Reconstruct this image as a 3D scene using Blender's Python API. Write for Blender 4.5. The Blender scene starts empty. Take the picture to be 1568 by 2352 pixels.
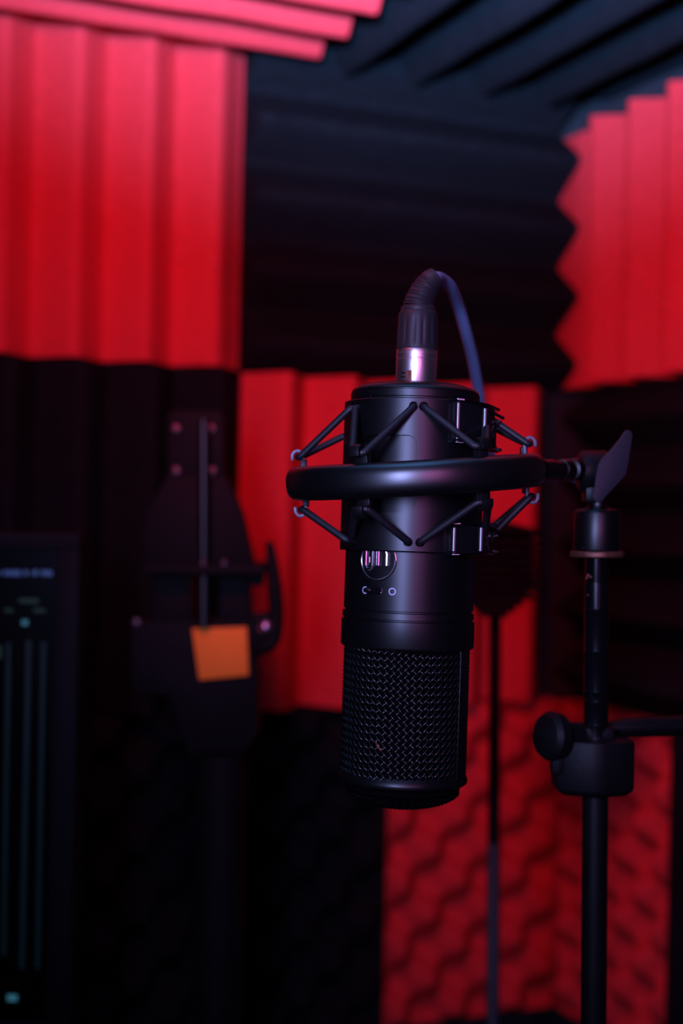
import bpy, bmesh, math, random
from mathutils import Vector, Matrix
from mathutils import noise as mnoise
random.seed(7)
PI = math.pi
S = bpy.context.scene
COL = S.collection
rad = math.radians

# ------------------------------------------------------------------ camera
W, H, FPX = 1568, 2352, 2352 * 50 / 36
ROLL = rad(1.2)
cam = bpy.data.cameras.new('camera')
cam.sensor_fit = 'VERTICAL'; cam.sensor_height = 36; cam.sensor_width = 24; cam.lens = 50
cam.clip_start = 0.02
cam.dof.use_dof = True; cam.dof.focus_distance = 0.612; cam.dof.aperture_fstop = 5.0
camo = bpy.data.objects.new('camera', cam); COL.objects.link(camo)
camo.matrix_world = Matrix.Rotation(PI / 2, 4, 'X') @ Matrix.Rotation(ROLL, 4, 'Z')
S.camera = camo

# ------------------------------------------------------------------ world, lamps, exposure
wd = bpy.data.worlds.new('world'); S.world = wd; wd.use_nodes = True
wd.node_tree.nodes['Background'].inputs[0].default_value = (0.02, 0.012, 0.03, 1)
wd.node_tree.nodes['Background'].inputs[1].default_value = 0.05
S.view_settings.view_transform = 'Standard'; S.view_settings.look = 'None'
S.view_settings.exposure = 0.0; S.view_settings.gamma = 1; S.view_settings.use_curve_mapping = False

def lamp(name, kind, loc, aim, power, color, **kw):
    l = bpy.data.lights.new(name, kind); l.energy = power; l.color = color
    for k, v in kw.items(): setattr(l, k, v)
    o = bpy.data.objects.new(name, l); COL.objects.link(o)
    o.location = loc
    o.rotation_euler = (Vector(aim) - Vector(loc)).to_track_quat('-Z', 'Y').to_euler()
    return o
# tall blue white lamp just left of the lens, mirrored in the black metal
lamp('blue_strip_lamp', 'AREA', (-0.15, -0.03, 0.08), (0.04, 0.65, 0.03), 0.72, (0.37, 0.43, 1.0),
     shape='RECTANGLE', size=0.08, size_y=0.22, spread=rad(70))
# magenta lamp to the right of the photographer
lamp('magenta_lamp', 'AREA', (0.15, -0.04, 0.10), (0.04, 0.65, 0.05), 0.10, (1.0, 0.22, 0.85),
     shape='RECTANGLE', size=0.24, size_y=0.22, spread=rad(60))
# blue spot aimed at the ceiling foam
lamp('ceiling_spot', 'SPOT', (-0.05, 0.25, 0.195), (0.04, 1.0, 0.88), 490, (0.17, 0.42, 1.0),
     spot_size=rad(84), spot_blend=1.0, shadow_soft_size=0.03)
# red lamp hung under the ceiling above the microphone, out of frame
lamp('red_lamp', 'SPOT', (-0.12, 0.55, 0.30), (0.22, 1.2, 0.41), 13.5, (1.0, 0.012, 0.035),
     spot_size=rad(140), spot_blend=1.0, shadow_soft_size=0.05)

# ------------------------------------------------------------------ helpers
def P(px, py, Y):
    """world point on the ray of a photo pixel at depth Y (camera at origin, looking +Y)"""
    dx, dy = px - W / 2, py - H / 2
    c, s = math.cos(ROLL), math.sin(ROLL)
    return Vector(((dx * c + dy * s) / FPX * Y, Y, -(-dx * s + dy * c) / FPX * Y))

def mat(name, color, rough=0.5, metal=0.0, spec=0.5, noise=0.0, nscale=60, bump=0.0, bscale=400,
        emit=None, estr=0.0, coat=0.0, sheen=0.0, dust=0.0):
    m = bpy.data.materials.new(name); m.use_nodes = True
    nt = m.node_tree; b = nt.nodes['Principled BSDF']
    b.inputs['Base Color'].default_value = (*color, 1)
    b.inputs['Roughness'].default_value = rough
    b.inputs['Metallic'].default_value = metal
    b.inputs['Specular IOR Level'].default_value = spec
    b.inputs['Coat Weight'].default_value = coat
    b.inputs['Coat Roughness'].default_value = 0.15
    b.inputs['Sheen Weight'].default_value = sheen
    tc = nt.nodes.new('ShaderNodeTexCoord')
    last = None
    if noise > 0:
        n = nt.nodes.new('ShaderNodeTexNoise'); n.inputs['Scale'].default_value = nscale
        n.inputs['Detail'].default_value = 6
        nt.links.new(tc.outputs['Object'], n.inputs['Vector'])
        r = nt.nodes.new('ShaderNodeValToRGB')
        r.color_ramp.elements[0].position = 0.3; r.color_ramp.elements[1].position = 0.7
        r.color_ramp.elements[0].color = (*[c * (1 - noise) for c in color], 1)
        r.color_ramp.elements[1].color = (*[min(1, c * (1 + noise)) for c in color], 1)
        nt.links.new(n.outputs['Fac'], r.inputs['Fac'])
        last = r.outputs['Color']
    if dust > 0:   # tiny specks of dust and worn spots
        v = nt.nodes.new('ShaderNodeTexVoronoi'); v.inputs['Scale'].default_value = 420
        nt.links.new(tc.outputs['Object'], v.inputs['Vector'])
        r = nt.nodes.new('ShaderNodeValToRGB')
        r.color_ramp.elements[0].position = 0.07; r.color_ramp.elements[1].position = 0.10
        r.color_ramp.elements[0].color = (1, 1, 1, 1); r.color_ramp.elements[1].color = (0, 0, 0, 1)
        nt.links.new(v.outputs['Distance'], r.inputs['Fac'])
        n2 = nt.nodes.new('ShaderNodeTexNoise'); n2.inputs['Scale'].default_value = 90
        nt.links.new(tc.outputs['Object'], n2.inputs['Vector'])
        r2 = nt.nodes.new('ShaderNodeValToRGB')
        r2.color_ramp.elements[0].position = 0.60; r2.color_ramp.elements[1].position = 0.66
        nt.links.new(n2.outputs['Fac'], r2.inputs['Fac'])
        mu = nt.nodes.new('ShaderNodeMath'); mu.operation = 'MULTIPLY'
        nt.links.new(r.outputs['Color'], mu.inputs[0]); nt.links.new(r2.outputs['Color'], mu.inputs[1])
        mu2 = nt.nodes.new('ShaderNodeMath'); mu2.operation = 'MULTIPLY'; mu2.inputs[1].default_value = dust
        nt.links.new(mu.outputs[0], mu2.inputs[0])
        mx = nt.nodes.new('ShaderNodeMix'); mx.data_type = 'RGBA'
        nt.links.new(mu2.outputs[0], mx.inputs[0])
        if last: nt.links.new(last, mx.inputs[6])
        else: mx.inputs[6].default_value = (*color, 1)
        mx.inputs[7].default_value = (0.35, 0.35, 0.38, 1)
        last = mx.outputs[2]
    if last: nt.links.new(last, b.inputs['Base Color'])
    if bump > 0:
        n = nt.nodes.new('ShaderNodeTexNoise'); n.inputs['Scale'].default_value = bscale
        n.inputs['Detail'].default_value = 4
        nt.links.new(tc.outputs['Object'], n.inputs['Vector'])
        bp = nt.nodes.new('ShaderNodeBump'); bp.inputs['Strength'].default_value = bump
        bp.inputs['Distance'].default_value = 0.0006
        nt.links.new(n.outputs['Fac'], bp.inputs['Height'])
        nt.links.new(bp.outputs['Normal'], b.inputs['Normal'])
    if emit:
        b.inputs['Emission Color'].default_value = (*emit, 1)
        b.inputs['Emission Strength'].default_value = estr
    return m

M = dict(
    red_foam=mat('red_foam', (0.72, 0.040, 0.042), 1.0, spec=0.05, noise=0.06, nscale=120, bump=0.6, bscale=900),
    black_foam=mat('black_foam', (0.010, 0.010, 0.011), 1.0, spec=0.05, noise=0.2, nscale=120, bump=0.6, bscale=900),
    wall=mat('wall_paint', (0.02, 0.018, 0.02), 0.9, noise=0.15, nscale=8),
    floor=mat('floor_carpet', (0.015, 0.014, 0.016), 1.0, noise=0.4, nscale=300, bump=0.8),
    satin=mat('satin_black_metal', (0.0025, 0.0023, 0.0028), 0.38, spec=0.5, noise=0.15, nscale=30, bump=0.02, bscale=3000, dust=0.35),
    ring=mat('matte_black_ring', (0.0025, 0.0023, 0.0028), 0.34, spec=1.0, bump=0.035, bscale=4000, dust=0.35),
    gloss=mat('gloss_black_metal', (0.006, 0.006, 0.007), 0.14, spec=0.6, coat=0.3),
    black=mat('black_metal', (0.004, 0.004, 0.0045), 0.45, spec=0.3, noise=0.2),
    dark=mat('dull_black_plastic', (0.0035, 0.0032, 0.004), 0.7, spec=0.15),
    plastic=mat('black_plastic', (0.0035, 0.0035, 0.0042), 0.55, spec=0.25, bump=0.2),
    mesh=mat('woven_wire', (0.0035, 0.0035, 0.004), 0.26, spec=0.5),
    inner=mat('grille_lining', (0.003, 0.003, 0.003), 1.0, spec=0.0),
    cord=mat('braided_elastic', (0.009, 0.007, 0.010), 0.5, spec=0.6, noise=0.3, nscale=1500),
    fleck=mat('rust_fleck', (0.30, 0.05, 0.025), 0.8),
    dchrome=mat('dark_chrome', (0.22, 0.20, 0.22), 0.22, metal=1.0),
    barrel=mat('barrel_metal', (0.006, 0.006, 0.007), 0.26, spec=0.9),
    chrome=mat('chrome', (0.75, 0.70, 0.72), 0.24, metal=1.0),
    nickel=mat('brushed_nickel', (0.80, 0.72, 0.72), 0.36, metal=1.0, bump=0.1, bscale=800),
    wire=mat('bare_steel_hook', (0.14, 0.14, 0.18), 0.45, metal=0.5),
    print=mat('pale_print', (0.62, 0.56, 0.78), 0.6),
    rubber=mat('black_rubber', (0.020, 0.018, 0.022), 0.5, spec=0.4),
    jacket=mat('slate_blue_cable_jacket', (0.13, 0.21, 0.36), 0.6, spec=0.3),
    cable=mat('cable_jacket', (0.03, 0.033, 0.045), 0.55, spec=0.4),
    wing=mat('wing_lever_metal', (0.030, 0.024, 0.036), 0.6, spec=0.4, bump=0.2),
    copper=mat('worn_copper', (0.20, 0.075, 0.05), 0.5, metal=0.7, noise=0.5, nscale=250, bump=0.8),
    pole=mat('stand_tube', (0.004, 0.004, 0.005), 0.20, spec=0.5),
    orange=mat('orange_card', (0.95, 0.24, 0.015), 0.8, noise=0.06, nscale=20),
    bolt=mat('bolt_steel', (0.08, 0.045, 0.055), 0.4, metal=0.7),
    knobm=mat('polished_ball', (0.55, 0.35, 0.5), 0.25, metal=0.9),
    desk=mat('dark_desk', (0.012, 0.01, 0.01), 0.6, noise=0.3),
    screen=mat('screen_glass', (0.001, 0.001, 0.0015), 0.25, spec=0.15),
    sblue=mat('screen_blue', (0, 0, 0), 0.5, emit=(0.05, 0.09, 0.32), estr=0.55),
    scyan=mat('screen_teal', (0, 0, 0), 0.5, emit=(0.02, 0.12, 0.17), estr=0.045),
    sdot=mat('screen_pale_blue', (0, 0, 0), 0.5, emit=(0.05, 0.22, 0.32), estr=0.45),
    sgreen=mat('screen_green', (0, 0, 0), 0.5, emit=(0.01, 0.09, 0.015), estr=0.12),
)

class MB:
    def __init__(s): s.v = []; s.f = []
    def add(s, vs, fs):
        n = len(s.v); s.v += [Vector(v) for v in vs]; s.f += [tuple(i + n for i in f) for f in fs]
        return s
    def bm(s, b, mtx=None):
        vs = [(mtx @ v.co) if mtx else v.co.copy() for v in b.verts]
        b.verts.index_update()
        fs = [[v.index for v in f.verts] for f in b.faces]
        b.free(); return s.add(vs, fs)
    def box(s, c, size, mtx=None, bev=0.0, seg=2):
        b = bmesh.new(); bmesh.ops.create_cube(b, size=1)
        for v in b.verts: v.co = Vector((v.co.x * size[0], v.co.y * size[1], v.co.z * size[2]))
        if bev > 0: bmesh.ops.bevel(b, geom=b.edges[:], offset=bev, segments=seg, affect='EDGES', profile=0.5)
        m = Matrix.Translation(Vector(c))
        if mtx is not None: m = m @ mtx.to_4x4()
        return s.bm(b, m)
    def lathe(s, prof, n=64, mtx=None, closed=False):
        """prof = [(r, z)...]; revolve about local z"""
        mtx = mtx or Matrix.Identity(4)
        vs = []; k = len(prof)
        for i in range(n):
            a = 2 * PI * i / n
            for r, z in prof: vs.append(mtx @ Vector((max(r, 1e-6) * math.cos(a), max(r, 1e-6) * math.sin(a), z)))
        fs = []
        kk = k if closed else k - 1
        for i in range(n):
            j = (i + 1) % n
            for q in range(kk):
                q2 = (q + 1) % k
                fs.append((i * k + q, j * k + q, j * k + q2, i * k + q2))
        return s.add(vs, fs)
    def rod(s, p0, p1, prof, n=32):
        """prof = [(t along p0->p1 in metres, r)]"""
        p0 = Vector(p0); p1 = Vector(p1)
        q = (p1 - p0).to_track_quat('Z', 'Y').to_matrix().to_4x4()
        m = Matrix.Translation(p0) @ q
        return s.lathe([(r, t) for t, r in prof], n, m)
    def tube(s, pts, r, n=12, cap=True, rf=None):
        pts = [Vector(p) for p in pts]; N = len(pts)
        T = [(pts[min(i + 1, N - 1)] - pts[max(i - 1, 0)]).normalized() for i in range(N)]
        up = T[0].orthogonal().normalized(); vs = []; L = 0
        for i in range(N):
            if i:
                L += (pts[i] - pts[i - 1]).length
                up = (up - T[i] * up.dot(T[i])).normalized()
            bi = T[i].cross(up)
            for k in range(n):
                a = 2 * PI * k / n
                rr = (r[i] if isinstance(r, (list, tuple)) else r) * (rf(L, a) if rf else 1)
                vs.append(pts[i] + (up * math.cos(a) + bi * math.sin(a)) * rr)
        fs = [(i * n + k, i * n + (k + 1) % n, (i + 1) * n + (k + 1) % n, (i + 1) * n + k) for i in range(N - 1) for k in range(n)]
        if cap: fs += [tuple(range(n))[::-1], tuple((N - 1) * n + k for k in range(n))]
        return s.add(vs, fs)
    def prism(s, poly, f0, f1):
        """poly: 2D pts; f0,f1 map 2D -> world for the two caps"""
        n = len(poly)
        vs = [f0(p) for p in poly] + [f1(p) for p in poly]
        fs = [tuple(range(n))[::-1], tuple(range(n, 2 * n))]
        fs += [(i, (i + 1) % n, n + (i + 1) % n, n + i) for i in range(n)]
        return s.add(vs, fs)
    def mesh(s, name='m'):
        me = bpy.data.meshes.new(name); me.from_pydata([v[:] for v in s.v], [], s.f); me.update()
        b = bmesh.new(); b.from_mesh(me)
        bmesh.ops.remove_doubles(b, verts=b.verts, dist=1e-7)
        bmesh.ops.recalc_face_normals(b, faces=b.faces); b.to_mesh(me); b.free()
        return me
    def build(s, name, m, parent=None, smooth=True, ang=32, kind=None, label=None, bevel=0.0):
        off = parent['_o'] if parent is not None else (0, 0, 0)
        o3 = Vector(off)
        s.v = [v - o3 for v in s.v]
        me = s.mesh(name)
        if bevel > 0:
            b = bmesh.new(); b.from_mesh(me)
            es = [e for e in b.edges if len(e.link_faces) == 2 and e.calc_face_angle(0) > rad(40)]
            bmesh.ops.bevel(b, geom=es, offset=bevel, segments=2, affect='EDGES', profile=0.5, clamp_overlap=True)
            b.to_mesh(me); b.free()
        return link(me, name, m, parent, smooth, ang, kind, label)

def link(me, name, m, parent=None, smooth=True, ang=32, kind=None, label=None):
    if smooth:
        me.polygons.foreach_set('use_smooth', [True] * len(me.polygons))
        me.set_sharp_from_angle(angle=rad(ang))
    me.materials.clear(); me.materials.append(m)
    o = bpy.data.objects.new(name, me); COL.objects.link(o)
    if parent is not None:
        o.parent = parent
        o['_o'] = list(parent['_o'])
    else: o['_o'] = [0, 0, 0]
    if kind: o['kind'] = kind
    if label: o['label'] = label
    return o

def thing(name, loc, label, cat, group=None):
    o = bpy.data.objects.new(name, None); COL.objects.link(o)
    o.empty_display_size = 0.02
    o.location = loc; o['_o'] = list(loc)
    o['label'] = label; o['category'] = cat
    if group: o['group'] = group
    return o
def tag(o, label, cat, group=None):
    o['label'] = label; o['category'] = cat
    if group: o['group'] = group
    return o

# ------------------------------------------------------------------ the room (walls turned 23 degrees from the view axis)
YAW = rad(23)
U = Vector((math.cos(YAW), math.sin(YAW), 0)); V = Vector((-math.sin(YAW), math.cos(YAW), 0)); Z = Vector((0, 0, 1))
def R(u, d, z): return U * u + V * d + Z * z
WB, WR, WL, WF = 1.242, 0.783, -1.25, -1.15          # wall planes: back, right, left, front
CEIL, FLOOR = 0.447, -1.55
def slab(name, a, b):
    mb = MB()
    c = [(a[0] + b[0]) / 2, (a[1] + b[1]) / 2, (a[2] + b[2]) / 2]
    mb.box(R(*c), (abs(b[0] - a[0]), abs(b[1] - a[1]), abs(b[2] - a[2])), Matrix.Rotation(YAW, 3, 'Z'))
    o = mb.build(name, M['floor'] if name == 'floor' else M['wall'], smooth=False); o['kind'] = 'structure'
    return o
t = 0.08
slab('floor', (WL - t, WF - t, FLOOR - t), (WR + t, WB + t, FLOOR))
slab('ceiling', (WL - t, WF - t, CEIL), (WR + t, WB + t, CEIL + t))
slab('wall_back', (WL - t, WB, FLOOR), (WR + t, WB + t, CEIL))
slab('wall_right', (WR, WF, FLOOR), (WR + t, WB, CEIL))
slab('wall_left', (WL - t, WF, FLOOR), (WL, WB, CEIL))
slab('wall_front', (WL, WF - t, FLOOR), (WR, WF, CEIL))

# ------------------------------------------------------------------ acoustic foam panels
BASE, TH = 0.012, 0.050
def wedge_profile(n, L, phase=0.0, TH=TH, BASE=BASE):
    """(s, h) samples across n wedges of a panel of width L"""
    p = L / n; out = []
    def h(s):
        x = ((s / p + phase) % 1.0)
        k = 1 - abs(2 * x - 1)                       # 0 valley .. 1 peak
        k = min(max((k - 0.05) / 0.86, 0), 1)
        k = k * 0.9 + 0.1 * (k * k * (3 - 2 * k))
        return BASE + (TH - BASE) * k
    N = int(n * 20)
    return [(L * i / N, h(L * i / N)) for i in range(N + 1)]
def foam(o, a, b, nrm, La, prof, m, name='acoustic_foam_panel', rows=14, wob=0.0016, kind_h=None):
    """o origin on the wall, a = ridge direction (length La), b = across, nrm = out of the wall"""
    vs = []; k = len(prof)
    for i in range(rows + 1):
        x = La * i / rows
        for (s, h) in prof:
            p = o + a * x + b * s
            w = mnoise.noise(p * 14) * wob
            vs.append(p + nrm * (h + w) )
    n0 = len(vs)
    for i in range(rows + 1):
        x = La * i / rows
        for (s, h) in prof: vs.append(o + a * x + b * s + nrm * 0.0005)
    fs = []
    for i in range(rows):
        for j in range(k - 1):
            q = (i * k + j, i * k + j + 1, (i + 1) * k + j + 1, (i + 1) * k + j)
            fs.append(q); fs.append(tuple(n0 + t for t in q[::-1]))
    for j in range(k - 1):
        fs.append((j, n0 + j, n0 + j + 1, j + 1)); e = rows * k
        fs.append((e + j, e + j + 1, n0 + e + j + 1, n0 + e + j))
    for i in range(rows):
        for j in (0, k - 1):
            A, B = i * k + j, (i + 1) * k + j
            fs.append((A, B, n0 + B, n0 + A))
    return MB().add(vs, fs).build(name, m, ang=50)
def egg(o, a, b, nrm, La, Lb, m, P_=0.062, fa=0.0, fb=0.0, name='eggcrate_foam_panel'):
    na, nb = int(La / 0.0038), int(Lb / 0.0038); vs = []
    for i in range(na + 1):
        for j in range(nb + 1):
            x, y = La * i / na, Lb * j / nb
            s = math.sin(2 * PI * (x / P_ + fa)) * math.sin(2 * PI * (y / P_ + fb))
            s = math.copysign(abs(s) ** 0.8, s) * min(1, x / 0.010, (La - x) / 0.010, y / 0.010, (Lb - y) / 0.010)
            vs.append(o + a * x + b * y + nrm * (0.026 + 0.017 * s))
    n0 = len(vs)
    for i in range(na + 1):
        for j in range(nb + 1):
            vs.append(o + a * (La * i / na) + b * (Lb * j / nb) + nrm * 0.0005)
    k = nb + 1; fs = []
    for i in range(na):
        for j in range(nb):
            fs.append((i * k + j, i * k + j + 1, (i + 1) * k + j + 1, (i + 1) * k + j))
    fs.append((n0, n0 + nb, n0 + na * k + nb, n0 + na * k))
    for j in range(nb):
        fs.append((j, n0 + j, n0 + j + 1, j + 1)); e = na * k
        fs.append((e + j, e + j + 1, n0 + e + j + 1, n0 + e + j))
    for i in range(na):
        for j in (0, nb):
            A, B = i * k + j, (i + 1) * k + j
            fs.append((A, B, n0 + B, n0 + A))
    return MB().add(vs, fs).build(name, m, ang=60)

RED, BLK = M['red_foam'], M['black_foam']
Z0, Z1, Z2, Z3 = 0.392, 0.126, -0.181, -0.487          # rows: top, seam, seam, bottom
GB = 'foam panels on the back wall'; GR = 'foam panels on the right wall'; GC = 'foam panels on the ceiling'
def vert(u0, u1, za, zb, m, n, label, phase=0.0, th=TH):      # vertical ridges on the back wall
    o = foam(R(u0, WB, za), Z, U, -V, zb - za, wedge_profile(n, u1 - u0, phase=phase, TH=th), m)
    return tag(o, label, 'foam panel', GB)
def horiz(u0, u1, za, zb, m, n, label, phase=0.0):
    o = foam(R(u0, WB, za), U, Z, -V, u1 - u0, wedge_profile(n, zb - za, phase=phase), m)
    return tag(o, label, 'foam panel', GB)
g = 0.0015
vert(0.105, 0.418 - g, Z1 + g, 0.4455, RED, 5, 'red wedge foam panel with vertical ridges at upper left of back wall', th=0.041)
horiz(0.418, 0.7515, Z1 + g, 0.4455, BLK, 4.76, 'black wedge foam panel with horizontal ridges in the upper corner above the microphone', phase=0.17)
horiz(-0.200, 0.105 - g, Z1 + g, 0.4455, BLK, 4, 'black wedge foam panel left of the big red vertical-ridged one')
vert(0.115, 0.4195, Z2 + g, Z1 - g, BLK, 5, 'black foam panel below the upper left red panel, behind the bolted plate')
vert(0.421, 0.738, Z2 + g, Z1 - g, RED, 5, 'red wedge foam panel with vertical ridges directly behind the microphone')
vert(-0.200, 0.113, Z2 + g, Z1 - g, RED, 5, 'red vertical-ridged foam panel behind the monitor, out at far left')
horiz(-0.045, 0.262, Z3, Z2 - g, BLK, 5, 'black foam panel low on the back wall behind the monitor')
tag(egg(R(0.264, WB, Z3), U, Z, -V, 0.305, Z2 - g - Z3, BLK, fa=0.2, fb=0.1), 'black egg-crate foam panel low on the back wall beside the red one', 'foam panel', GB)
o = egg(R(0.571, WB, Z3), U, Z, -V, 0.185, Z2 - g - Z3, RED, fa=0.1, fb=0.05)
tag(o, 'red egg-crate foam panel low on the back wall under the red ridged panel', 'foam panel', GB)

# right wall: d runs towards the camera
def rprof(L, first=True, n=4):
    pr = []
    if first: pr = [(0.0, 0.027), (0.030, 0.0275), (0.048, 0.0265), (0.064, 0.013)]
    s0 = pr[-1][0] if pr else 0.0
    Lr = L - s0
    for s, h in wedge_profile(n, Lr): pr.append((s0 + s + 1e-5, h))
    return pr
o = foam(R(WR, WB - 0.004, Z1 + g), Z, -V, -U, 0.376 - Z1, rprof(0.305), RED)
tag(o, 'red wedge foam panel with vertical ridges at upper right, on the right wall', 'foam panel', GR)
o = foam(R(WR, WB - 0.004 - 0.307, Z1 + g), -V, Z, -U, 0.305, wedge_profile(4, Z0 - Z1), BLK)
tag(o, 'black wedge foam panel on the right wall, nearer than the red one', 'foam panel', GR)
o = foam(R(WR, WB - 0.056, Z2 + g), -V, Z, -U, 0.305, wedge_profile(5, Z1 - Z2 - 2 * g), BLK)
tag(o, 'black foam panel on the right wall behind the wing lever', 'foam panel', GR)
o = egg(R(WR, WB - 0.028, Z3), -V, Z, -U, 0.183, Z2 - g - Z3, RED, fa=0.35, fb=0.3)
tag(o, 'red egg-crate foam panel on the right wall behind the stand tube', 'foam panel', GR)
o = foam(R(WR, WB - 0.213, Z3), Z, -V, -U, Z2 - Z3 - g, wedge_profile(5, 0.305), BLK)
tag(o, 'black ridged foam panel at the lower right edge on the right wall', 'foam panel', GR)

# ceiling (hangs down)
def ceil(u0, u1, d0, d1, m, along_u, n, label, phase=0.0):
    if along_u: o = foam(R(u0, d0, CEIL), U, V, -Z, u1 - u0, wedge_profile(n, d1 - d0, phase=phase), m)
    else: o = foam(R(u0, d0, CEIL), V, U, -Z, d1 - d0, wedge_profile(n, u1 - u0, phase=phase), m)
    return tag(o, label, 'foam panel', GC)
ceil(0.160, 0.461, 0.885, 1.188, RED, True, 5, 'red wedge foam panel on the ceiling at upper left')
ceil(0.464, 0.772, 0.885, 1.188, BLK, False, 4.37, 'black wedge foam panel on the ceiling at upper right', phase=0.96)
ceil(-0.148, 0.158, 0.885, 1.188, BLK, False, 5, 'black ceiling foam panel left of the red ceiling panel')
ceil(0.469, 0.772, 0.578, 0.882, RED, True, 5, 'red ceiling foam panel nearer the camera than the black one')
ceil(0.160, 0.466, 0.578, 0.882, BLK, False, 5, 'black ceiling foam panel nearer the camera than the red one')

# ------------------------------------------------------------------ microphone (upside down), units: K metres per photo pixel at its depth
K = 0.0002
D0 = 0.653
MICP = Vector((0.0321, D0, 0.0))
MIC = Matrix.Translation(MICP) @ Matrix.Rotation(rad(0.8), 4, 'Y') @ Matrix.Rotation(rad(-1.3), 4, 'X')
def mp(az, r, z):       # az degrees from the camera side, + = right; r, z in px units
    a = rad(az)
    return MIC @ Vector((r * math.sin(a) * K, -r * math.cos(a) * K, z * K))
def ml(prof, n=128):    # lathe in mic frame
    return MB().lathe([(r * K, z * K) for r, z in prof], n, MIC)
mic = thing('microphone', tuple(MIC @ Vector((0, 0, -0.13))),
            'black large-diaphragm studio microphone hanging upside down, with woven grille and round badge', 'microphone')
body = ml([(0, 240), (144, 240), (147, 239), (147.5, 100), (148, -219), (144.5, -220.5), (144.5, -223), (150, -224.5),
           (150.5, -238), (147, -239.5), (147, -242), (152, -243.5), (152.5, -299), (151, -303), (147, -305.5), (139, -306), (0, -306)]
          ).build('body', M['satin'], mic)
ml([(0, 240), (147, 240.5), (148, 241), (148.5, 252), (145.5, 253), (145.5, 255), (148, 256.5), (148, 271), (144, 272.5), (144, 274),
    (146.5, 275), (145, 278.5), (141, 282.5), (134, 286.5), (123, 290), (108, 293), (88, 295), (60, 296), (48, 296), (0, 296)]).build('end_cap', M['satin'], mic)
# grille: two families of helical wires, woven over and under
def weave(rbase, ztop, zbot, cells, wr, amp, rfun=None):
    mb = MB(); a = (2 * PI * rbase / cells) / 2          # half cell, px
    nz = int((ztop - zbot) / a); step = (ztop - zbot) / nz / 2
    for fam in (1, -1):
        for w in range(cells):
            th0 = 2 * PI * w / cells
            pts = []
            for i in range(nz * 2 + 1):
                z = ztop - i * step
                q = i / 2.0
                th = th0 + fam * q * (PI / cells)
                # crossings at integer q, parity decides who is on top
                col = round(th / (PI / cells))
                s = math.cos(PI * (q + (2 * w if fam > 0 else 2 * w))) * fam * 1.0
                # parity of the crossing column: 2w + fam*q
                r = rbase + amp * fam * math.cos(PI * (2 * w + fam * q))
                rr = r if rfun is None else r
                pts.append(MIC @ Vector((rr * math.sin(th) * K, -rr * math.cos(th) * K, z * K)))
            mb.tube(pts, wr * K, 5, cap=False)
    return mb
weave(139.5, -307, -592, 54, 3.1, 2.4).build('grille', M['mesh'], mic, ang=80, kind='stuff')
ml([(134, -300), (134, -600), (0, -600)], 64).build('grille_lining', M['inner'], mic)
def rail(az0, az1, z0, z1, r0, r1, name):
    mb = MB(); n = 8; vs = []
    for i in range(n + 1):
        az = az0 + (az1 - az0) * i / n
        vs += [mp(az, r0, z0), mp(az, r1, z0), mp(az, r1, z1), mp(az, r0, z1)]
    fs = [(0, 1, 2, 3), (4 * n + 3, 4 * n + 2, 4 * n + 1, 4 * n)]
    for i in range(n):
        for k in range(4):
            fs.append((4 * i + k, 4 * i + (k + 1) % 4, 4 * i + 4 + (k + 1) % 4, 4 * i + 4 + k))
    return mb.add(vs, fs).build(name, M['satin'], mic, bevel=0.0002)
rail(54, 73, -304, -596, 135, 145, 'grille_rail')
rail(-126, -107, -304, -596, 135, 145, 'grille_rail')
ml([(134, -585), (140, -586), (143.5, -590), (147.5, -600), (148, -604), (146.5, -609), (141, -613), (132, -616), (120, -617), (120, -600)]
   ).build('lower_rim', M['satin'], mic)
# woven dome under the rim
mb = MB()
def dome(x, y):
    rr = math.hypot(x, y); return -628 - 40 * max(0.0, 1 - (rr / 131.0) ** 2) ** 0.6
for fam in (0, 1):
    for i in range(-10, 11):
        c0 = i * 12.5; L = math.sqrt(max(0, 129 ** 2 - c0 ** 2))
        if L < 10: continue
        n = max(4, int(2 * L / 6.25)); pts = []
        for k in range(n + 1):
            t_ = -L + 2 * L * k / n
            x, y = (t_, c0) if fam == 0 else (c0, t_)
            x, y = (x - y) * 0.7071, (x + y) * 0.7071
            zz = dome(x, y) + 2.0 * math.cos(PI * (t_ / 12.5 + i + fam))
            pts.append(MIC @ Vector((x * K, y * K, zz * K)))
        mb.tube(pts, 2.6 * K, 5, cap=False)
mb.build('end_grille', M['mesh'], mic, ang=80, kind='stuff')
ml([(120, -614), (131, -617), (131, -627), (126, -632), (122, -634), (110, -642), (80, -655), (40, -661), (0, -662)], 48).build('grille_lining', M['inner'], mic)
# fleck of rust on the grille
mb = MB()
for (x, y, s) in ((868, 1713, 4.5), (873, 1721, 4.0), (864, 1706, 2.5)):
    p = P(x, y, D0 - 144 * K)
    mb.box(p, (s * K, 0.0005, s * 1.6 * K), Matrix.Rotation(rad(-38), 3, 'Y'), bev=0.0001)
mb.build('rust_fleck', M['fleck'], mic, label='small reddish fleck caught in the woven grille')

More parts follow.
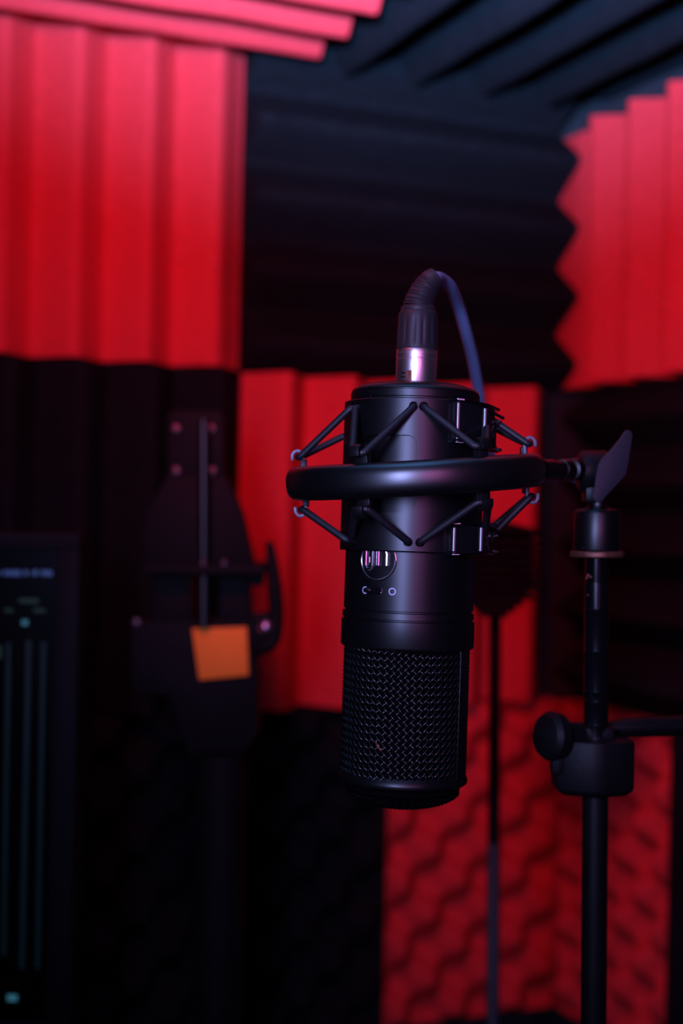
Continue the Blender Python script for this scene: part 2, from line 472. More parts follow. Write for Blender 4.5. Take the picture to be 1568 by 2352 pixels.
# badge, on the body under the sleeve's lower edge
def cyl_stroke(pts, w, r, mb, taper=1.0):   # pts [(s horizontally in px, z)] around the badge centre
    P3 = [mp(BAZ + math.degrees(s / 148.0), r, BZ + z) for s, z in pts]
    mb.tube(P3, w * K, 10)
BAZ, BZ = -31.8, -108.0
mb = MB()
cyl_stroke([(44 * math.cos(2 * PI * i / 72), 44 * math.sin(2 * PI * i / 72)) for i in range(73)], 3.0, 148.5, mb)
badge = mb.build('badge_rim', M['chrome'], mic, label='chrome circular badge rim')
mb = MB()
vs = [mp(BAZ, 149.0, BZ)]
for i in range(48):
    a = 2 * PI * i / 48; vs.append(mp(BAZ + math.degrees(42 * math.cos(a) / 148), 149.3, BZ + 42 * math.sin(a)))
for i in range(48):
    a = 2 * PI * i / 48; vs.append(mp(BAZ + math.degrees(42 * math.cos(a) / 148), 147.0, BZ + 42 * math.sin(a)))
fs = [(0, 1 + i, 1 + (i + 1) % 48) for i in range(48)] + [(1 + i, 49 + i, 49 + (i + 1) % 48, 1 + (i + 1) % 48) for i in range(48)]
mb.add(vs, fs).build('badge_plate', M['satin'], mic)
mb = MB()
arc = lambda cx, cz, r, a0, a1, n=14: [(cx + r * math.cos(rad(a0 + (a1 - a0) * i / n)), cz + r * math.sin(rad(a0 + (a1 - a0) * i / n))) for i in range(n + 1)]
cyl_stroke([(-29, 24), (-29, -11)] + arc(-19.5, -11, 9.5, 180, 360) + [(-10, 22)] + arc(-4, 18, 6, 180, 90, 4) + [(17, 24)], 4.0, 150.5, mb)
cyl_stroke([(4, 24), (4, -12)], 4.6, 150.5, mb)
cyl_stroke([(15, 24), (22, 20), (24, 14), (24, -12)], 5.0, 150.5, mb)
cyl_stroke([(-19.5, 6), (-19, -6)], 3.0, 150.2, mb)
mb.build('badge_letter', M['chrome'], mic, label='raised chrome letters, upside down')
# printed circles and the slide switch
for az in (-17.0, -43.6):
    BAZ, BZ = az, -176
    mb = MB(); vs = []; fs = []; n = 40
    for i in range(n):
        a = 2 * PI * i / n
        for rr in (5.6, 8.4): vs.append(mp(BAZ + math.degrees(rr * math.cos(a) / 148), 148.35, BZ + rr * math.sin(a)))
    fs = [(2 * i, 2 * i + 1, 2 * ((i + 1) % n) + 1, 2 * ((i + 1) % n)) for i in range(n)]
    mb.add(vs, fs).build('printed_circle', M['print'], mic, label='pale printed circle')
BAZ, BZ = -32.5, -176
mb = MB()
cyl_stroke([(-15, 0), (15, 0)], 8.2, 146.0, mb)
sw = mb.build('slide_switch', M['gloss'], mic, bevel=0)
mb = MB()
mb.tube([mp(-37, 147, -176), mp(-39.5, 153, -175.5), mp(-40.5, 160, -175)], [6.5 * K, 6.4 * K, 4.8 * K], 16)
mb.build('switch_lever', M['gloss'], sw)
mb = MB(); cyl_stroke([(15, -4), (18, 0), (16, 4.5)], 1.3, 149.5, mb); mb.build('slot_edge', M['chrome'], sw)

# ------------------------------------------------------------------ shock mount
RC = Vector((0.0334, D0, 0.0169))
RING = Matrix.Translation(RC) @ Matrix.Rotation(rad(-4.5), 4, 'Y') @ Matrix.Rotation(rad(1.9), 4, 'X')
def rp(az, r, z):      # mm in the ring frame
    a = rad(az); return RING @ Vector((r * math.sin(a) / 1000, -r * math.cos(a) / 1000, z / 1000))
sm = thing('shock_mount', tuple(RING @ Vector((0, 0, 0))),
           'black spider shock mount with thick ring and braided elastic cords around the microphone', 'shock mount')
prof = []
for i in range(40):
    a = 2 * PI * i / 40
    c, s = math.cos(a), math.sin(a); e = 2 / 2.3
    prof.append(((54.2 + 5.2 * math.copysign(abs(c) ** e, c)) / 1000, 7.6 * math.copysign(abs(s) ** (2/2.5), s) / 1000))
MB().lathe(prof, 160, RING, closed=True).build('ring', M['ring'], sm, ang=60)

# inner sleeve with window and cord holes cut out
slv = MB().lathe([(r * K, z * K) for r, z in [(150.5, 250), (160, 250), (161.5, 248.5), (161.5, -86), (160, -88.5), (150.5, -88.5)]],
                 360, MIC, closed=True).mesh('sleeve')
cut = MB()
ANCH = [0, -60, -120, 180, 120, 84]
LOW_ANCHOR = (-101, 176)          # the second cord of the left hook enters lower down
def cyl_cut(az, z, r, depth=(146, 172)):
    cut.rod(mp(az, depth[0], z), mp(az, depth[1], z), [(0, 0), (0, r * K), ((depth[1] - depth[0]) * K, r * K), ((depth[1] - depth[0]) * K, 0)], 24)
for az in ANCH:
    for dz, sp in ((231, 3.9), (-67, 4.6)):
        for s in (-sp, sp): cyl_cut(az + s, dz, 10.5)
cyl_cut(LOW_ANCHOR[0], LOW_ANCHOR[1], 10.5)
# window: rounded rectangle az -34..0.6, z 168..-3
cw = []
aL, aR, zT, zB, rr = -46.0, -0.4, 168.0, -3.0, 22.0
ra = math.degrees(rr / 161)
for (ca, cz, a0) in ((aR - ra, zT - rr, 0), (aL + ra, zT - rr, 90), (aL + ra, zB + rr, 180), (aR - ra, zB + rr, 270)):
    for i in range(9):
        a = rad(a0 + i * 90 / 8)
        cw.append((ca + ra * math.cos(a), cz + rr * math.sin(a)))
n = len(cw)
vs = [mp(a, 147, z) for a, z in cw] + [mp(a, 172, z) for a, z in cw]
# subdivide the caps radially so that they stay outside / inside the sleeve wall
ccz = (zT + zB) / 2
mid_in = [mp(aL + 4 + (aR - aL - 8) * i / 6, 147, ccz) for i in range(7)]
fs = [(i, (i + 1) % n, n + (i + 1) % n, n + i) for i in range(n)]
tri_in = bmesh.new()
cut.add(vs, fs + [tuple(range(n))[::-1], tuple(range(n, 2 * n))])
so = bpy.data.objects.new('tmp_a', slv); co = bpy.data.objects.new('tmp_b', cut.mesh('cut'))
COL.objects.link(so); COL.objects.link(co)
bmod = so.modifiers.new('b', 'BOOLEAN'); bmod.object = co; bmod.operation = 'DIFFERENCE'; bmod.solver = 'EXACT'
bmod.use_self = True
bpy.context.view_layer.update()
me = bpy.data.meshes.new_from_object(so.evaluated_get(bpy.context.evaluated_depsgraph_get()))
me.transform(Matrix.Translation(-Vector(sm['_o'])))
bpy.data.objects.remove(so); bpy.data.objects.remove(co)
link(me, 'sleeve', M['satin'], sm, ang=30)

# hooks and cords
def braid(L, a):
    L = L * 1000
    return 1 + 0.085 * math.sin(8 * a + L * 4.2) * math.sin(8 * a - L * 4.2)
def smooth_path(pts, step=0.00022, it=60):
    out = []
    for a, b in zip(pts[:-1], pts[1:]):
        n = max(1, int((b - a).length / step))
        out += [a.lerp(b, i / n) for i in range(n)]
    out.append(pts[-1])
    for _ in range(it):
        out = [out[0]] + [(out[i - 1] + out[i] * 2 + out[i + 1]) / 4 for i in range(1, len(out) - 1)] + [out[-1]]
    return out
HOOKS = [(-30, 0, 1), (-90, 1, 2), (-150, 2, 3), (150, 3, 4), (90, 4, 5), (30, 5, 0)]
def strip(path, w, t_, tang):      # flat strip: path points in ring frame (r,z) at az
    pass
for az, ai, bi in HOOKS:
    for sg in (1, -1):
        # flat bent hook
        pr = [(50.8, 6.3), (50.8, 12.6), (51.4, 14.2), (53.0, 15.1), (54.6, 14.6), (55.6, 13.2), (55.7, 10.6)]
        th = 0.75; side = []
        vs = []; hw = 2.5
        tang = rp(az + 90, 1000, 0) - rp(az + 90, 0, 0); tang.normalize()
        k = len(pr)
        for i, (r, z) in enumerate(pr):
            a = Vector(pr[max(0, i - 1)]); b = Vector(pr[min(k - 1, i + 1)]); d = (b - a).normalized(); nn = Vector((-d.y, d.x))
            for s1, s2 in ((-1, -1), (1, -1), (1, 1), (-1, 1)):
                q = Vector((r, z)) + nn * th * s1
                vs.append(rp(az, q.x, q.y * sg) + tang * hw * s2 / 1000)
        fs = [(0, 1, 2, 3), tuple(4 * (k - 1) + j for j in (3, 2, 1, 0))]
        for i in range(k - 1):
            for j in range(4): fs.append((4 * i + j, 4 * i + (j + 1) % 4, 4 * i + 4 + (j + 1) % 4, 4 * i + 4 + j))
        shiny = abs(az) == 90
        MB().add(vs, fs).build('hook', M['wire'] if shiny else M['black'], sm, bevel=0.0003, label='bare grey steel hook' if shiny else None)
        mb = MB()
        mb.box(rp(az, 50.6, sg * 8.6) + tang * 0.0016, (0.0050, 0.0030, 0.0042), Matrix.Rotation(rad(az), 3, 'Z') @ Matrix.Rotation(rad(-4.5), 3, 'Y'), bev=0.0003)
        mb.build('hook_base', M['black'], sm)
        zt, sp = (231, 3.9) if sg > 0 else (-67, 4.6)
        def anchor(idx, towards):
            A = ANCH[idx]
            d = ((towards - A + 180) % 360) - 180
            s = sp if d > 0 else -sp
            return A + s
        a1, a2 = anchor(ai, az), anchor(bi, az)
        hk = rp(az, 53.2, sg * 12.2)
        lat = lambda s: rp(az + s * 3.1, 52.6, sg * 11.8)
        s1 = 1 if (((a1 - az + 180) % 360) - 180) > 0 else -1
        z2 = zt
        if az == -90 and sg > 0: a2, z2 = LOW_ANCHOR
        pts = [mp(a1, 151.5, zt + sg * 0.5), mp(a1, 161, zt), mp(a1, 166, zt - sg * 2), lat(s1), hk, lat(-s1), mp(a2, 166, z2 - sg * 2), mp(a2, 161, z2), mp(a2, 151.5, z2 + sg * 0.5)]
        MB().tube(smooth_path(pts), 1.55 / 1000, 40, rf=braid).build('elastic_cord', M['cord'], sm, ang=80)

# closing latches at the right of the sleeve
def latch(zt, zb, tilt):
    plan = [(72, -142), (86, -152), (96, -151), (148, -112), (158, -102), (178, -52), (180, -40), (154, -32)]
    F = lambda z, k=1.0, dz=0: (lambda p: MIC @ Vector((p[0] * K * k, p[1] * K * k, (z + dz + (p[0] - 90) * tilt) * K)))
    lt = MB().prism(plan, F(zb), F(zt)).build('latch', M['gloss'], sm, bevel=0.0004)
    for (x, y, r) in ((88, -149, 11), (151, -106, 11)):
        o2 = (x - 90) * tilt
        p0 = MIC @ Vector((x * K, y * K, (zb + o2 + 3) * K)); p1 = MIC @ Vector((x * K, y * K, (zt + o2 - 3) * K)); L = (p1 - p0).length
        MB().rod(p0, p1, [(0, 0), (0, r * K * .8), (r * K * .2, r * K), (L - r * K * .2, r * K), (L, r * K * .8), (L, 0)], 24).build('hinge_barrel', M['barrel'], lt)
    big = [(68, -146), (84, -160), (100, -160), (156, -118), (166, -104), (190, -52), (190, -34), (152, -26)]
    MB().prism(big, F(zt, 1, 0.3), F(zt, 1, 6)).build('edge_plate', M['dchrome'], lt, bevel=0.0002)
    MB().prism(big, F(zb, 1, -4.5), F(zb, 1, -0.3)).build('edge_plate', M['dchrome'], lt, bevel=0.0002)
    # wire catch behind
    o2 = 95 * tilt
    w = [(196, -34, zt - 22 + o2), (186, -30, zt - 24 + o2), (182, -32, zt - 34 + o2), (182, -32, zb + 12 + o2), (186, -30, zb + 3 + o2), (198, -34, zb + 2 + o2)]
    MB().tube(smooth_path([MIC @ Vector((x * K, y * K, z * K)) for x, y, z in w], 0.0005, 6), 3.6 * K, 10).build('wire_catch', M['dchrome'], lt)
    MB().tube(smooth_path([MIC @ Vector((x * K, y * K, z * K)) for x, y, z in [(160, -60, zt + 2 + o2), (182, -50, zt - 8 + o2), (200, -44, zt - 16 + o2)]], 0.0005, 6), 4.0 * K, 10).build('wire_catch', M['dchrome'], lt)
latch(247, 158, -0.10)
latch(-26, -88, 0.04)

# swivel joint carrying the ring
YS = 0.700
ks = YS / FPX
p0 = P(1240, 1079, 0.660); p1 = P(1338, 1078, YS)
L = (p1 - p0).length; q = L / 98
MB().rod(p0, p1, [(0, 0), (0, 23 * ks), (24 * q, 23 * ks), (32 * q, 20 * ks), (44 * q, 20 * ks), (45 * q, 23 * ks), (59 * q, 23.5 * ks), (60 * q, 16 * ks),
                  (67 * q, 16 * ks), (68 * q, 25 * ks), (69 * q, 26 * ks), (80 * q, 26 * ks), (81 * q, 25 * ks), (82 * q, 17 * ks), (L, 17 * ks), (L, 0)], 40
         ).build('swivel_stud', M['satin'], sm)
c = P(1364, 1084, YS)
a0 = P(1326, 1083, YS); a1 = P(1398, 1083, YS); L = (a1 - a0).length
kn = MB().rod(a0, a1, [(0, 0), (0, 36 * ks), (4 * ks, 44 * ks), (10 * ks, 48 * ks), (L - 10 * ks, 48 * ks), (L - 3 * ks, 44 * ks), (L, 36 * ks), (L, 0)], 40)
kn.box(P(1362, 1130, YS), (46 * ks, 60 * ks, 50 * ks), bev=0.002)
kn.build('swivel_joint', M['black'], sm)
# wing lever
wing = [(1436, 991), (1441, 987), (1448, 987), (1455, 993), (1456, 1002), (1453, 1022), (1448, 1050), (1441, 1086), (1436, 1094), (1424, 1107), (1392, 1139),
        (1381, 1152), (1374, 1155), (1366, 1153), (1360, 1146), (1359, 1139), (1363, 1118), (1368, 1085), (1373, 1066), (1380, 1054), (1404, 1031), (1424, 1008)]
wy = YS - 0.019
wbase = [P(x, y, wy) for x, y in wing]
def wsh(dy): 
    ctr = P(1408, 1070, wy)
    def f(p):
        i = wing.index(p); v = wbase[i].copy()
        v.y += dy + (v.x - ctr.x) * 0.35
        return v
    return f
MB().prism(wing, wsh(0.0), wsh(0.0026)).build('wing_lever', M['wing'], sm, bevel=0.0006, label='dark purple wing-shaped tightening lever')
MB().rod(P(1408, 1070, wy + 0.003), P(1395, 1075, YS), [(0, 0), (0, 12 * ks), (0.0165, 14 * ks), (0.0165, 0)], 24).build('lever_bolt', M['black'], sm)
# threaded socket
s0 = P(1373, 1155, YS); s1 = P(1370, 1265, YS); L = (s1 - s0).length; e = L / 110
MB().rod(s0, s1, [(0, 0), (0, 22 * ks), (7 * e, 22 * ks), (9 * e, 26 * ks), (13 * e, 28 * ks), (15 * e, 46 * ks), (20 * e, 52 * ks), (24 * e, 53.5 * ks),
                  (105 * e, 54 * ks), (109 * e, 53 * ks), (L, 51 * ks), (L, 0)], 56).build('threaded_socket', M['satin'], sm)

# ------------------------------------------------------------------ microphone stand at the right
def pole_dir(): return (P(1363, 2300, YS) - P(1371, 1270, YS)).normalized()
pd = pole_dir()
top = P(1371, 1265.5, YS)
foot = top + pd * ((top.z - FLOOR) / -pd.z)
st = thing('microphone_stand', tuple(Vector((foot.x, foot.y, FLOOR))), 'black upright microphone stand with a block clutch and side bar at right', 'microphone stand')
def along(px_y): return (P(1370, px_y, YS) - top).length
washer = MB().rod(top, top + pd, [(0, 20 * ks), (0, 59 * ks), (0.0006, 61.5 * ks), (0.0024, 61.5 * ks), (0.0030, 59 * ks), (0.0030, 20 * ks)], 56)
washer.build('lock_ring', M['copper'], st, label='worn copper coloured lock ring')
# threaded rod end then tube
tp = [(0.0, 0.0), (0.0, 26 * ks)]
y = 0.0032
for i in range(9):
    tp += [(y, 25 * ks), (y + 0.0005, 28 * ks), (y + 0.0008, 28 * ks), (y + 0.0012, 25 * ks)]; y += 0.0013
tp += [(y, 25.5 * ks), (y, 0)]
MB().rod(top, top + pd, tp, 40).build('thread', M['pole'], st)
y0 = y
A = [(y0, 0), (y0, 26 * ks), (y0 + 0.0004, 28 * ks)]
for yy in (1396, 1492, 1585, 1608, 1661):
    t_ = along(yy); A += [(t_, 28 * ks), (t_ + 0.0002, 28.7 * ks), (t_ + 0.001, 28.7 * ks), (t_ + 0.0012, 28.2 * ks)]
A += [(along(1700), 28.4 * ks), (along(1700), 0)]
MB().rod(top, top + pd, A, 48).build('upper_tube', M['pole'], st)
mb = MB()
for (x, y, s) in ((1350, 1322, 5), (1347, 1328, 3), (1356, 1325, 3), (1349, 1367, 2)):
    mb.box(P(x, y, YS - 24 * ks), (s * ks * 1.6, 0.0012, s * ks), Matrix.Rotation(s, 3, 'Y'), bev=0.0001)
mb.build('rust_fleck', M['copper'], st)
Lf = (foot - top).length
MB().rod(top, top + pd, [(along(1690), 0), (along(1690), 29.5 * ks), (Lf - 0.02, 29.5 * ks), (Lf - 0.02, 0)], 48).build('lower_tube', M['black'], st)
# clutch block: hexagonal in plan, corner facing the camera
cx = P(1361, 1755, YS)
plan = [(0, -74), (18, -71), (88, -40), (91, -30), (91, 50), (60, 70), (-60, 70), (-91, 50), (-91, -42), (-86, -48), (-18, -72)]
F2 = lambda z, k=1.0: (lambda p: cx + Vector((p[0] * k * ks * 0.98, p[1] * k * ks, z * ks)))
blk = MB().prism(plan, F2(-56), F2(60)).build('clutch_block', M['plastic'], st, bevel=0.0016)
MB().prism(plan, F2(-66, 0.80), F2(-54, 0.985)).build('block_skirt', M['plastic'], st, bevel=0.0008)
# left knob and side bar
k0 = P(1330, 1692, YS - 0.002); k1 = P(1244, 1690, YS - 0.012); L = (k1 - k0).length
MB().rod(k0, k1, [(0, 0), (0, 30 * ks), (0.45 * L, 34 * ks), (0.55 * L, 52 * ks), (0.80 * L, 56 * ks), (0.92 * L, 48 * ks), (L, 30 * ks), (L + 0.001, 0)], 40).build('clutch_knob', M['plastic'], st)
MB().box(P(1282, 1735, YS - 0.008), (38 * ks, 34 * ks, 90 * ks), bev=0.003).build('knob_tab', M['plastic'], st)
b0 = P(1395, 1672, YS + 0.012); b1 = P(1720, 1662, YS + 0.03); L = (b1 - b0).length
MB().rod(b0, b1, [(0, 0), (0, 14 * ks), (0.01, 23 * ks), (0.02, 24 * ks), (L, 24 * ks), (L, 0)], 36).build('side_bar', M['black'], st)
MB().box(P(1352, 1683, YS + 0.004), (110 * ks, 90 * ks, 40 * ks), bev=0.003).build('clutch_saddle', M['plastic'], st)
MB().lathe([(0, 0), (0.125, 0), (0.125, 0.010), (0.118, 0.014), (0.03, 0.022), (0.02, 0.03), (0.0, 0.03)], 64,
           Matrix.Translation((foot.x, foot.y, FLOOR))).build('base', M['black'], st)

# ------------------------------------------------------------------ cable with its connector
cb = thing('microphone_cable', tuple(mp(0, 0, 296.4)), 'black cable with silver plug arching from the top of the microphone', 'cable')
ml([(0, 296.4), (46.5, 296.4), (46.8, 297), (46.8, 351), (45.5, 352), (45.5, 354), (47.2, 355), (47.2, 366), (46, 367), (46, 369), (47, 370), (46.5, 378), (44, 382), (0, 382)], 64
   ).build('plug_shell', M['nickel'], cb, label='silver metal plug shell')
# latch keyway of the plug
mb = MB()
def shellbox(az, z0, z1, wdeg, r):
    m_ = mp(az, r, (z0 + z1) / 2)
    mb.box(m_, (wdeg * K, 3 * K, (z1 - z0) * K), (MIC.to_3x3() @ Matrix.Rotation(rad(az), 3, 'Z')), bev=0.6 * K)
shellbox(-24, 297, 324, 14, 46.5)
mb.build('release_tab', M['copper'], cb, label='reddish release tab on the plug')
mb = MB()
for z in (299, 308, 317): shellbox(-42, z, z + 3, 12, 46)
mb.build('tab_slots', M['inner'], cb)
# knurled sleeve
mb = MB(); n = 120
prof = [(375, 46.5, 0), (377, 47.5, 0), (384, 47.5, 0.5), (392, 47.3, 2.2), (430, 46.3, 2.4), (448, 45.6, 0.6), (456, 45, 0), (462, 43.5, 0), (465, 40, 0), (467, 40.5, 0), (474, 39.5, 0), (477, 36, 0), (478, 20, 0)]
vs = []
for z, r, gr in prof:
    for i in range(n):
        a = 2 * PI * i / n
        rr = r - gr * (0.5 + 0.5 * math.cos(14 * a)) ** 3
        vs.append(MIC @ Vector((rr * K * math.cos(a), rr * K * math.sin(a), z * K)))
fs = [(j * n + i, j * n + (i + 1) % n, (j + 1) * n + (i + 1) % n, (j + 1) * n + i) for j in range(len(prof) - 1) for i in range(n)]
mb.add(vs, fs + [tuple(range(n))]).build('plug_sleeve', M['rubber'], cb)
# ribbed boot that bends to the right
bc = [(0, 475, 0), (3, 490, 0), (9, 508, 1), (17, 524, 3), (27, 538, 5), (38, 546, 8)]
pts = smooth_path([MIC @ Vector((x * K, y * K, z * K)) for x, z, y in bc], 0.00022, 12)
N = len(pts); rs = []
for i in range(N):
    f = i / (N - 1); base = 36 * (1 - f) + 25 * f
    rs.append((base + (1.6 * math.cos(2 * PI * f * 11) if f < 0.8 else 0)) * K)
MB().tube(pts, rs, 32).build('strain_boot', M['rubber'], cb)
cpts = [pts[-4], pts[-1], P(1012, 641, 0.668), P(1034, 660, 0.680), P(1052, 702, 0.70), P(1070, 765, 0.715), P(1084, 820, 0.73), P(1095, 880, 0.745),
        P(1103, 940, 0.755), P(1112, 1010, 0.765), P(1150, 1080, 0.775), P(1230, 1092, 0.77), P(1310, 1092, 0.765), P(1362, 1130, 0.76), P(1372, 1210, 0.745),
        P(1369, 1300, 0.735), P(1368, 1500, 0.733), P(1366, 1660, 0.742), P(1364, 1800, 0.742), P(1363, 2000, 0.733), P(1361, 2330, 0.73), Vector((P(1361, 2330, 0.73).x + 0.0, 0.735, -0.9)),
        Vector((0.20, 0.84, FLOOR + 0.3)), Vector((0.23, 0.90, FLOOR + 0.03)), Vector((0.26, 0.88, FLOOR + 0.004)), Vector((0.32, 0.75, FLOOR + 0.004)), Vector((0.38, 0.60, FLOOR + 0.004))]
def catmull(p, n=10):
    out = []
    for i in range(len(p) - 1):
        a, b, c, d = p[max(i - 1, 0)], p[i], p[i + 1], p[min(i + 2, len(p) - 1)]
        for k in range(n):
            t_ = k / n
            out.append(0.5 * ((2 * b) + (-a + c) * t_ + (2 * a - 5 * b + 4 * c - d) * t_ * t_ + (-a + 3 * b - 3 * c + d) * t_ ** 3))
    return out + [p[-1]]
MB().tube(catmull(cpts, 10), 0.0030, 20).build('cable_jacket', M['jacket'], cb)

# ------------------------------------------------------------------ thin stand and ribbed shield behind the microphone
YB = 1.05; kb = YB / FPX
tp0 = P(1137, 1395, YB); pdir = (P(1131, 2300, YB) - tp0).normalized()
ft = tp0 + pdir * ((tp0.z - FLOOR) / -pdir.z)
t2 = thing('thin_stand', (ft.x, ft.y, FLOOR), 'thin dark telescopic stand behind the microphone, between it and the big stand', 'stand')
L1 = (P(1134, 1935, YB) - tp0).length; Lt = (ft - tp0).length
MB().rod(tp0, tp0 + pdir, [(0, 0), (0, 14.5 * kb), (L1, 14.5 * kb), (L1, 0)], 28).build('upper_tube', M['black'], t2)
MB().rod(tp0, tp0 + pdir, [(L1, 0), (L1, 13 * kb), (L1 + 0.002, 15.5 * kb), (Lt - 0.01, 16 * kb), (Lt - 0.01, 0)], 28).build('lower_tube', M['cable'], t2)
MB().lathe([(0, 0), (0.09, 0), (0.09, 0.008), (0.03, 0.014), (0.0, 0.014)], 48, Matrix.Translation((ft.x, ft.y, FLOOR))).build('base', M['black'], t2)
c0 = P(1128, 1300, YB)
sh = thing('ribbed_foam_shield', tuple(P(1137, 1418, YB)), 'black ribbed foam shield on top of the thin stand, partly hidden by the microphone', 'foam shield')
rows_ = [(1222, 108), (1243, 109), (1264, 109), (1285, 109), (1306, 109), (1327, 108), (1347, 106), (1365, 84), (1380, 63), (1394, 45), (1407, 28)]
core = [(-92, 96), (88, 78), (88, -52), (55, -80), (30, -102), (-30, -102), (-60, -80), (-92, -52)]
MB().prism(core, lambda p: P(1133, 1300, YB) + Vector((p[0] * kb, -0.004, p[1] * kb)), lambda p: P(1133, 1300, YB) + Vector((p[0] * kb, 0.026, p[1] * kb))
           ).build('core', M['black_foam'], sh, bevel=0.001)
for i, (yy, hw) in enumerate(rows_):
    h = 13 if i < 7 else 14
    MB().box(P(1131, yy, YB), (2 * hw * kb, 0.044, h * kb), Matrix.Rotation(rad(1.2), 3, 'Y'), bev=0.0012).build('rib', M['black_foam'], sh)
MB().prism([(-105, 100), (20, 103), (104, 84), (104, 72), (-105, 72)], lambda p: P(1131, 1300, YB) + Vector((p[0] * kb, -0.022, p[1] * kb)),
           lambda p: P(1131, 1300, YB) + Vector((p[0] * kb, 0.022, p[1] * kb))).build('top_slab', M['black_foam'], sh, bevel=0.0012)

# ------------------------------------------------------------------ equipment stand with the orange card, left
YE = 1.02; ke = YE / FPX
def px(poly, Y, dy, name, m, parent, bev=0.0015, label=None):
    q = [P(x, y, Y) for x, y in poly]
    idx = {p: i for i, p in enumerate(poly)}
    return MB().prism(poly, lambda p: q[idx[p]].copy(), lambda p: q[idx[p]] + Vector((0, dy, 0))).build(name, m, parent, bevel=bev, label=label)
es = thing('equipment_stand', (P(500, 1600, YE).x, YE + 0.02, FLOOR), 'tall black equipment stand with bolted upright plate and a side lever, left of the microphone', 'equipment stand')
px([(384, 952), (392, 944), (504, 944), (512, 952), (514, 1100), (384, 1100)], YE + 0.006, 0.012, 'bolt_plate', M['dark'], es)
px([(382, 1092), (516, 1092), (540, 1140), (556, 1180), (566, 1225), (582, 1298), (330, 1298), (332, 1190), (352, 1150)], YE + 0.004, 0.03, 'shoulder_plate', M['dark'], es)
for (x, y) in ((405, 985), (485, 985), (405, 1082), (487, 1082)):
    p = P(x, y, YE + 0.006)
    MB().rod(p, p + Vector((0, -1, 0)), [(0, 0), (0, 13 * ke), (0.002, 13 * ke), (0.004, 9 * ke), (0.0045, 0)], 20).build('bolt', M['bolt'], es)
a = P(468, 965, YE - 0.006); b = P(468, 1300, YE - 0.006)
MB().rod(a, b, [(0, 0), (0, 13 * ke), ((b - a).length, 13 * ke), ((b - a).length, 0)], 28).build('slide_rod', M['satin'], es)
px([(325, 1296), (604, 1296), (612, 1304), (608, 1322), (325, 1318)], YE - 0.014, 0.06, 'shelf_plate', M['dark'], es)
for x in (466, 514):
    p = P(x, 1295, YE - 0.014)
    MB().rod(p + Vector((0, 0.004, 0)), p + Vector((0, 0.004, 1)), [(-0.001, 0), (-0.001, 11 * ke), (0.002, 10 * ke), (0.003, 6 * ke), (0.0035, 0)], 20).build('screw', M['bolt'], es)
a = P(468, 1322, YE - 0.004); b = P(468, 1440, YE - 0.004)
MB().rod(a, b, [(0, 0), (0, 14 * ke), ((b - a).length, 14 * ke), ((b - a).length, 0)], 28).build('guide_rod', M['satin'], es)
px([(350, 1318), (440, 1318), (440, 1430), (350, 1430)], YE + 0.008, 0.03, 'side_block', M['dark'], es)
px([(500, 1318), (572, 1318), (578, 1440), (500, 1440)], YE + 0.008, 0.03, 'side_block', M['dark'], es)
px([(300, 1426), (582, 1426), (590, 1500), (590, 1690), (560, 1730), (430, 1730), (390, 1600), (300, 1585)], YE + 0.002, 0.045, 'housing', M['dark'], es)
p = P(313, 1430, YE + 0.002); MB().rod(p, p + Vector((0, -1, 0)), [(-0.001, 0), (-0.001, 12 * ke), (0.003, 9 * ke), (0.0035, 0)], 20).build('screw', M['bolt'], es)
# lever with ball
lv = [P(616, 1243, YE), P(621, 1262, YE), P(627, 1310, YE), P(632, 1365, YE), P(634, 1420, YE), P(628, 1465, YE), P(608, 1486, YE), P(585, 1488, YE + 0.004)]
lp = catmull(lv, 8); nn = len(lp)
MB().tube(lp, [(7 + 11 * min(1, i / 22)) * ke for i in range(nn)], 20).build('side_lever', M['dark'], es)
px([(572, 1300), (604, 1310), (606, 1340), (592, 1350), (572, 1342)], YE, 0.02, 'lever_arm', M['dark'], es)
px([(574, 1412), (626, 1405), (636, 1420), (634, 1480), (600, 1494), (578, 1490)], YE, 0.012, 'lever_arm', M['dark'], es)
MB().lathe([(17 * ke * math.sin(PI * i / 14), -17 * ke * math.cos(PI * i / 14)) for i in range(15)], 24, Matrix.Translation(P(610, 1440, YE - 0.005))
           ).build('ball_knob', M['knobm'], es, label='shiny pale purple ball knob')
px([(441, 1444), (566, 1440), (571, 1551), (457, 1562)], YE - 0.0015, 0.003, 'orange_card', M['orange'], es, bev=0.0004, label='bright orange square card')
pp = P(510, 1730, YE + 0.02); 
MB().rod(pp, Vector((pp.x, pp.y, FLOOR)), [(0, 0), (0, 0.018), (pp.z - FLOOR - 0.01, 0.018), (pp.z - FLOOR - 0.01, 0)], 32).build('column', M['dark'], es)
MB().lathe([(0, 0), (0.10, 0), (0.10, 0.012), (0.04, 0.02), (0.0, 0.02)], 48, Matrix.Translation((pp.x, pp.y, FLOOR))).build('base', M['dark'], es)

# ------------------------------------------------------------------ monitor on a desk, far left
YM = 0.93; km = YM / FPX
DZ = -0.40
mo = thing('computer_monitor', (P(-200, 2000, YM).x, YM + 0.03, DZ), 'dark computer monitor at the left edge showing dim blue and green mixer meters', 'monitor')
tl, br = P(-720, 1238, YM), Vector((P(186, 1226, YM).x, YM, P(196, 2420, YM).z))
cxm, czm = (tl.x + br.x) / 2, (P(190, 1226, YM).z + br.z) / 2
wm, hm = br.x - tl.x, P(190, 1226, YM).z - br.z
MB().box((cxm, YM + 0.014, czm), (wm, 0.026, hm), bev=0.003).build('casing', M['dark'], mo)
sx1 = P(128, 1300, YM).x; sz1 = P(128, 1262, YM).z
sx0 = tl.x + 0.01; sz0 = br.z + 0.02
MB().box(((sx0 + sx1) / 2, YM + 0.0008, (sz0 + sz1) / 2), (sx1 - sx0, 0.002, sz1 - sz0)).build('screen', M['screen'], mo, smooth=False)
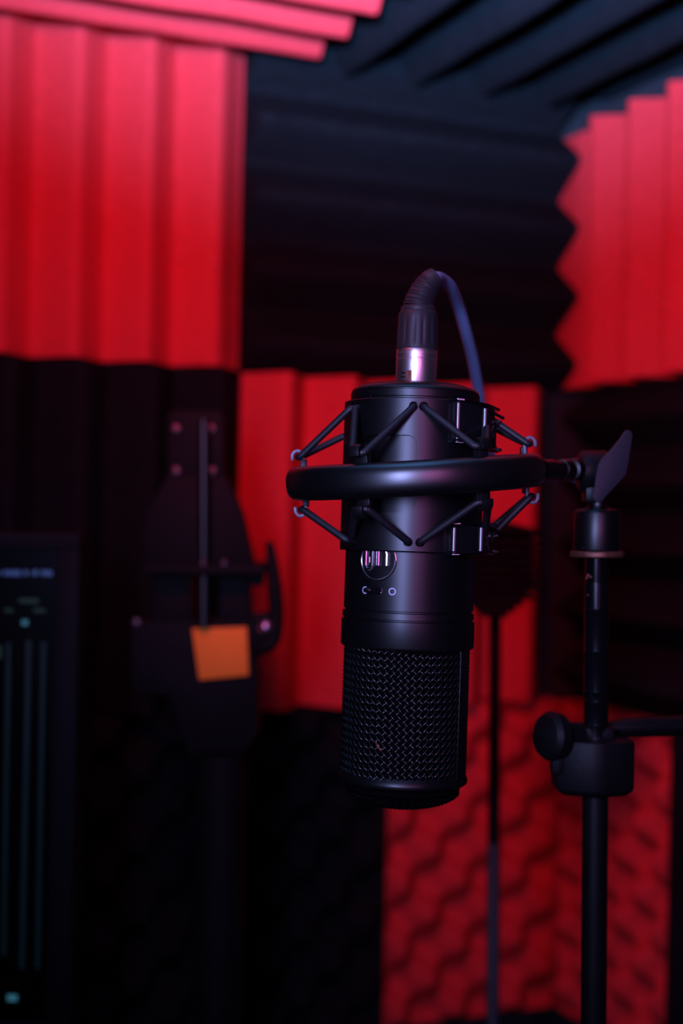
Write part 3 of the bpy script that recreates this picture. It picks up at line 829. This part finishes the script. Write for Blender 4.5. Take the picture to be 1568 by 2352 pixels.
# raised bezel
for (a_, b_) in (((sx1, sz0), (br.x, sz1)), ((tl.x, sz1), (br.x, czm + hm / 2)), ((tl.x, br.z), (br.x, sz0)), ((tl.x, sz0), (sx0, sz1))):
    MB().box(((a_[0] + b_[0]) / 2, YM - 0.0005, (a_[1] + b_[1]) / 2), (b_[0] - a_[0], 0.006, b_[1] - a_[1]), bev=0.001).build('bezel', M['dark'], mo)
def scr(x, y, w, h, m, name, dep=0.0006):
    p = P(x, y, YM - 0.0006)
    mb.box(p, (w * km, dep, h * km), Matrix.Rotation(ROLL * 0.6, 3, 'Y'))
mb = MB(); x = -30; random.seed(3)
while x < 116:
    w = random.choice((3, 4, 6, 7)); scr(x + w / 2, 1316 + random.uniform(-1, 1), w, random.uniform(8, 13), None, ''); x += w + random.choice((2, 3, 3, 9))
mb.build('title_marks', M['sblue'], mo, smooth=False, kind='stuff')
for q in ((57, 1430, 13, 12), (28, 2292, 22, 14)):
    mb = MB(); scr(*q, 0, ''); mb.build('indicator', M['sdot'], mo, smooth=False)
for q in ((66, 1380, 44, 10), (90, 1402, 26, 8), (-2, 1498, 12, 30), (20, 1402, 20, 8)):
    mb = MB(); scr(*q, 0, ''); mb.build('green_mark', M['sgreen'], mo, smooth=False)
for (x0, x1, w, ya, yb) in ((66, 50, 11, 1475, 2230), (100, 86, 9, 1478, 2230), (20, 8, 9, 1480, 2200)):
    mb = MB(); n = int((yb - ya) / 9)
    for i in range(n):
        f = i / n; scr(x0 + (x1 - x0) * f, ya + (yb - ya) * f, w, 6, 0, '')
    mb.build('level_meter', M['scyan'], mo, smooth=False, kind='stuff')
MB().box((cxm, YM + 0.040, (czm + DZ + 0.006) / 2), (0.05, 0.02, czm - DZ - 0.006), bev=0.003).build('neck', M['dark'], mo)
MB().box((cxm, YM + 0.03, DZ + 0.005), (0.22, 0.15, 0.010), bev=0.002).build('foot', M['dark'], mo)
dk = thing('desk', (cxm, YM + 0.0, FLOOR), 'dark desk under the monitor, below the frame at left', 'desk')
MB().box((cxm - 0.10, YM - 0.02, DZ - 0.0135), (0.44, 0.26, 0.025), bev=0.002).build('desk_top', M['desk'], dk)
for sx in (-0.19, 0.19):
    for sy in (-0.10, 0.10):
        MB().box((cxm - 0.10 + sx, YM - 0.02 + sy, (FLOOR + DZ - 0.026) / 2), (0.035, 0.035, DZ - 0.026 - FLOOR), bev=0.002).build('leg', M['desk'], dk)

for o in bpy.data.objects:
    if '_o' in o: del o['_o']
